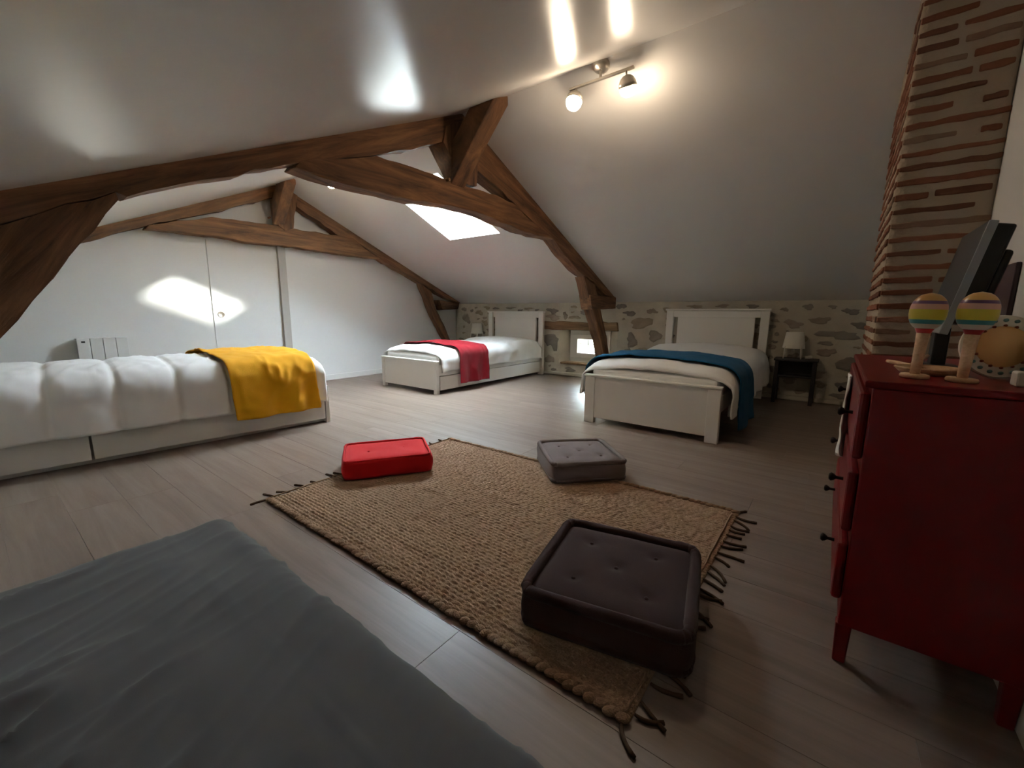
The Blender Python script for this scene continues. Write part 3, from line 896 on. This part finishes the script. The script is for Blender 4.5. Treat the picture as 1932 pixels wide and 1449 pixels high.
# ================================================================== NIGHTSTANDS, LAMPS
def nightstand(loc, label):
    t = empty('nightstand', loc)
    tag(t, label, 'nightstand')
    D, Wd, z = .23, .35, .457
    bx('top', 'black', (-.012, D, -.012, Wd+.012, z-.02, z), t)
    for x_ in (0, D-.034):
        for y_ in (0, Wd-.034): bx('leg', 'black', (x_, x_+.034, y_, y_+.034, 0, z-.02), t)
    bx('side_panel', 'black', (.034, D-.034, .006, .022, .27, z-.02), t); bx('side_panel', 'black', (.034, D-.034, Wd-.022, Wd-.006, .27, z-.02), t)
    bx('back_panel', 'black', (D-.022, D-.006, .034, Wd-.034, .27, z-.02), t)
    bx('shelf', 'black', (.01, D-.02, .022, Wd-.022, .27, .288), t)
    return t
nightstand((5.05, .112, 0), 'small black open nightstand beside the blue-throw bed')
nightstand((5.05, 4.50, 0), 'small black nightstand mostly hidden behind the far crimson-throw bed')
def table_lamp(loc, label):
    t = empty('table_lamp', loc)
    tag(t, label, 'lamp')
    bm = bmesh.new(); lathe(bm, [(.098, .105), (.098, .108), (.076, .268), (.074, .268), (.094, .110), (.094, .105)], 32, cap=False)
    for a in (0,):
        pass
    obj('lamp_shade', bm, 'shade', t, sm=True)
    for k in range(4):
        a = math.pi/4+k*math.pi/2
        bm = bmesh.new(); tube(bm, [(.094*math.cos(a), .094*math.sin(a), .125), (.106*math.cos(a), .106*math.sin(a), 0)], .0055, 8)
        obj('leg', bm, 'shade', t, sm=True)
    bm = bmesh.new(); lathe(bm, [(.0, .07), (.016, .07), (.016, .12), (.03, .15), (.034, .18), (.02, .21), (0, .215)], 16, cap=False)
    obj('bulb', bm, 'shade', t, sm=True)
    bm = bmesh.new()
    for a in (0, math.pi/2): tube(bm, [(-.096*math.cos(a), -.096*math.sin(a), .112), (.096*math.cos(a), .096*math.sin(a), .112)], .003, 6)
    obj('crossbar', bm, 'shade', t, sm=True)
table_lamp((5.165, .325, .457), 'white table lamp on splayed legs, on the nightstand beside the blue-throw bed')
table_lamp((5.165, 4.68, .457), 'white table lamp peeking out behind the far crimson-throw bed')
bm = bmesh.new()
tube(bm, [(5.20+.035*math.cos(i*.5)*(1-.012*i), .19+.03*math.sin(i*.5), .461+.0007*i) for i in range(38)]+[(5.24, .22, .475), (5.262, .25, .46)], .0035, 6)
tag(obj('lamp_cord', bm, 'shade', None, sm=True), 'coiled white lamp cord on the nightstand beside the blue-throw bed', 'cord')

# ================================================================== RADIATOR
def radiator():
    t = empty('radiator', (.60, YF-.012, .14))
    tag(t, 'white electric panel radiator with vertical grooves on the gable wall', 'radiator')
    Wd, Hh = .335, .515
    bx('back_body', 'radiator', (.008, Wd-.008, -.075, 0, .008, Hh-.012), t, bevel=.002)
    n = 4; g = .004; pw = (Wd-g*(n-1))/n
    for k in range(n):
        bx('panel', 'radiator', (k*(pw+g), k*(pw+g)+pw, -.095, -.07, 0, Hh), t, bevel=.003)
    bx('top_grille', 'radiator', (0, Wd, -.07, -.01, Hh-.014, Hh), t, bevel=.003)
    bx('control_display', 'display', (.028, .052, -.0965, -.094, Hh-.038, Hh-.022), t, bevel=0)
    for x_ in (.06, Wd-.09): bx('wall_bracket', 'radiator', (x_, x_+.03, -.01, .012, .06, Hh-.06), t, bevel=0)
radiator()

# ================================================================== CEILING SPOT LIGHTS
def spot_light(loc, label, lit=(-1, 1)):
    t = empty('ceiling_light', loc)
    tag(t, label, 'ceiling light', 'warm spot bars along the ridge')
    tilt = Matrix.Rotation(math.atan(SR)*.9, 4, 'Y')
    bm = bmesh.new(); lathe(bm, [(.050, .032), (.050, -.004), (.046, -.014), (.030, -.024), (0, -.026)], 28, Matrix.Translation((0, 0, -.006)) @ tilt, cap=False)
    obj('ceiling_rose', bm, 'steel', t, sm=True)
    bm = bmesh.new(); tube(bm, [(0, 0, -.02), (0, 0, -.072)], .008, 10); obj('stem', bm, 'steel', t, sm=True)
    bx('bar', 'steel', (-.009, .009, -.20, .20, -.083, -.070), t, bevel=.003)
    for s in (-1, 1):
        yy = s*.155
        bm = bmesh.new(); tube(bm, [(0, yy, -.08), (0, yy+.003*s, -.108)], .0055, 8); a = obj('arm', bm, 'steel', t, sm=True)
        hc = (0, yy+.004*s, -.108)
        # heads swivel about the arm end: one towards the right slope, one towards the left
        rot = Matrix.Translation(hc) @ Matrix.Rotation(R(-24) if s < 0 else R(20), 4, 'Y') @ Matrix.Translation((0, 0, -.046))
        bm = bmesh.new()
        lathe(bm, [(.006, .052), (.020, .048), (.036, .036), (.047, .016), (.050, -.004), (.048, -.004), (.045, .014), (.034, .033), (.018, .044), (.0, .046)], 28, rot, cap=False)
        hd = obj('dome_cap', bm, 'steel', t, sm=True)
        bm = bmesh.new()
        lathe(bm, [(.0, -.056), (.020, -.052), (.037, -.041), (.0455, -.022), (.0465, -.002), (.0425, .008), (0, .012)], 28, rot, cap=False)
        obj('globe', bm, 'bulb' if s in lit else 'shade', t, sm=True)
        bm = bmesh.new(); tube(bm, [(.0480*math.cos(i/24*2*math.pi), .0480*math.sin(i/24*2*math.pi), -.006) for i in range(24)], .0022, 6, closed=True)
        bmesh.ops.transform(bm, matrix=rot, verts=bm.verts)
        obj('rim', bm, 'steel', hd, sm=True)
    return t
spot_light((2.42, 1.225, ceil_z(2.42)), 'twin-globe ceiling spot bar hanging at the ridge in front of the big truss')
spot_light((2.42, 3.92, ceil_z(2.42)), 'twin-globe ceiling spot bar at the ridge between the two trusses', lit=(1,))

# ================================================================== RED CHEST
def chest():
    X0, X1, Y0, Y1, ZT = 1.287, 2.14, YN+.012, -.080, .748
    t = empty('chest_of_drawers', (X0, Y1, 0))
    tag(t, 'glossy red chest of drawers on legs against the white wall', 'chest of drawers')
    w, d = X1-X0, Y1-Y0
    bx('carcass', 'red', (0, w, -d, -.004, .108, ZT-.018), t, bevel=.004)
    bx('top', 'red', (-.004, w+.004, -d, .012, ZT-.018, ZT), t, bevel=.005)
    for x_ in (0, w-.034):
        for y_ in (-d, -.034):
            bm = bmesh.new(); vs_ = box(bm, x_, x_+.034, y_, y_+.034, 0, .112)
            for v in vs_:
                if v.co.z < .05: v.co.x += (x_+.017-v.co.x)*.22; v.co.y += (y_+.017-v.co.y)*.22
            obj('leg', bm, 'red', t, bevel=.004)
    for z0, z1 in ((.548, .716), (.357, .516), (.168, .325)):
        dr = bx('drawer', 'red', (.014, w-.014, -.004, .018, z0, z1), t, bevel=.008)
        for x_ in (.20, w-.20):
            bm = bmesh.new(); lathe(bm, [(.005, 0), (.0045, .016), (.010, .022), (.0125, .028), (.009, .033), (0, .034)], 14, Matrix.Translation((x_, .018, (z0+z1)/2)) @ Matrix.Rotation(-math.pi/2, 4, 'X'), cap=False)
            obj('knob', bm, 'knob', dr, sm=True)
    # small white cloth hanging over the far drawers
    V = []; nx, ny = 16, 24
    for j in range(ny+1):
        for i in range(nx+1):
            u, v = i/nx, j/ny
            V.append((X0+.44+.15*u+.008*math.sin(v*5), Y1+.026+.008*math.sin(u*9+v*3)*(.3+v)+.004*nz(u*4, v*6), .70-.26*v-.02*math.sin(u*3.1)*v))
    F = [(j*(nx+1)+i, j*(nx+1)+i+1, (j+1)*(nx+1)+i+1, (j+1)*(nx+1)+i) for j in range(ny) for i in range(nx)]
    o = pyobj('white_cloth', V, F, 'linen'); md = o.modifiers.new('thickness', 'SOLIDIFY'); md.thickness = .003
    tag(o, 'narrow white cloth hanging down the drawer fronts of the red chest', 'cloth')
    return ZT
ZT = chest()

def maraca(loc, label, tilt):
    t = empty('toy_maraca', loc)
    t.rotation_euler = (tilt, 0, 0)
    tag(t, label, 'toy maraca')
    bm = bmesh.new(); lathe(bm, [(0, 0), (.026, 0), (.028, .003), (.028, .007), (.026, .010), (0, .010)], 28, cap=False); obj('base', bm, 'natural', t, sm=True)
    bm = bmesh.new(); lathe(bm, [(0.0095, .009), (.0105, .04), (.0115, .08), (.013, .112)], 16); obj('handle', bm, 'natural', t, sm=True)
    bm = bmesh.new(); lathe(bm, [(.013, .110), (.020, .126), (.0, .126)], 24, cap=False); obj('collar', bm, 't_red', t, sm=True)
    R_, c = .034, .160
    cuts = [(-1, -.62, 't_white'), (-.62, -.40, 't_teal'), (-.40, .14, 't_yellow'), (.14, .42, 't_pink'), (.42, .58, 't_purple'), (.58, 1, 't_orange')]
    for a, b, m in cuts:
        pr = []
        for i in range(7):
            s = a+(b-a)*i/6
            rr = R_*(max(0, 1-abs(s)**2.3))**.5
            pr.append((max(rr, .0001), c+s*R_*1.32))
        bm = bmesh.new(); lathe(bm, pr, 28, cap=False); obj('band', bm, m, t, sm=True)
maraca((1.415, -.165, ZT), 'striped wooden toy maraca on a round foot, beside the chest top front edge', R(2))
maraca((1.395, -.243, ZT), 'striped wooden toy maraca on a round foot, next to the dotted disc toy', R(2))

def tv():
    t = empty('small_television', (1.75, -.242, ZT))
    tag(t, 'small black flat television with silver lower edge on the red chest', 'television')
    tl = empty('tmp'); bpy.data.objects.remove(tl)
    q = Matrix.Translation((0, 0, .10)) @ Matrix.Rotation(R(11), 4, 'X')
    w = .145
    def pb(name, m, dims, par, bev=.003):
        bm = bmesh.new(); box(bm, *dims, mtx=q); return obj(name, bm, m, par, bevel=bev)
    s = pb('screen_panel', 'tvscreen', (-w, w, .012, .022, .045, .29), t)
    pb('back_housing', 'tvblack', (-w-.004, w-.004, -.030, .012, .03, .285), t, .006)
    pb('rear_bulge', 'tvblack', (-w+.03, w-.03, -.052, -.030, .05, .23), t, .008)
    pb('speaker_bar', 'tvsilver', (-w, w, .008, .022, .0, .045), t)
    pb('bezel_edge', 'tvsilver', (-w-.006, -w, .004, .022, .0, .29), t, .002)
    bm = bmesh.new(); box(bm, -.03, .03, -.02, .012, .006, .12); obj('stand_neck', bm, 'tvblack', t, bevel=.004)
    bm = bmesh.new(); lathe(bm, [(0, 0), (.058, 0), (.058, .006), (.05, .011), (0, .012)], 28, Matrix.Diagonal((1.3, .9, 1, 1)), cap=False); obj('stand_foot', bm, 'tvblack', t, sm=True)
tv()

def disc_toy():
    c = Vector((1.53, -.325, ZT+.078))
    t = empty('disc_toy', (c.x, c.y, ZT))
    tag(t, 'cream wooden disc toy ringed with painted dots, leaning on the red chest top', 'toy')
    mt = Matrix.Translation((0, 0, .078)) @ Matrix.Rotation(R(14), 4, 'Z') @ Matrix.Rotation(R(-82), 4, 'Y')
    bm = bmesh.new(); lathe(bm, [(0, -.012), (.074, -.012), (.077, -.009), (.077, -.003), (.074, 0), (0, 0)], 40, mt, cap=False); obj('rim_disc', bm, 't_cream', t, sm=False)
    bm = bmesh.new(); lathe(bm, [(.050, 0), (.049, .004), (0, .005)], 32, mt, cap=False); obj('centre_disc', bm, 't_peach', t, sm=True)
    for rr, m, n, s in ((.064, 't_sea', 20, .0042), (.051, 't_brown', 16, .003)):
        for k in range(n):
            a = 2*math.pi*k/n
            bm = bmesh.new(); lathe(bm, [(s, 0), (s, .0048), (0, .0055)], 10, mt @ Matrix.Translation((rr*math.cos(a), rr*math.sin(a), 0)), cap=False); obj('dot', bm, m, t, sm=True)
disc_toy()

def sticks():
    def st(name, a, b, r_, label, cat):
        bm = bmesh.new(); tube(bm, [Vector(a).lerp(Vector(b), i/6) for i in range(7)], r_, 10, taper=lambda q: 1 if .04 < q < .96 else .7)
        tag(obj(name, bm, 'natural', None, sm=True), label, cat)
    st('wooden_stick', (1.80, -.142, ZT+.007), (1.60, -.205, ZT+.007), .007, 'pale wooden stick lying flat on the red chest, pointing to its edge', 'stick')
    st('wooden_stick', (1.56, -.175, ZT+.024), (1.74, -.225, ZT+.034), .006, 'pale wooden stick propped up on the wooden tray', 'stick')
    t = empty('wooden_tray', (1.545, -.205, ZT)); tag(t, 'shallow round pale wooden tray on the red chest under the television', 'tray')
    bm = bmesh.new(); lathe(bm, [(0, 0), (.055, 0), (.068, .014), (.064, .016), (.052, .005), (0, .005)], 32, cap=False); obj('dish', bm, 'natural', t, sm=True)
    bm = bmesh.new(); tube(bm, [(.066*math.cos(i/32*6.2832), .066*math.sin(i/32*6.2832), .015) for i in range(32)], .003, 6, closed=True); obj('lip', bm, 'natural', t, sm=True)
    b = bx('toy_block', 't_cream', (1.38, 1.42, -.372, -.322, ZT, ZT+.032), bevel=.004); tag(b, 'small cream wooden block on the red chest near the second maraca', 'toy block')
    b = bx('toy_block', 't_green', (1.50, 1.53, -.408, -.378, ZT, ZT+.105), bevel=.004); tag(b, 'upright green wooden block behind the dotted disc toy', 'toy block')
sticks()
b = bx('wall_panel', 't_mauve', (1.95, 2.22, YN, YN+.012, .86, 1.06), bevel=.003)
tag(b, 'dark mauve panel on the white wall beside the brick chimney', 'wall panel')
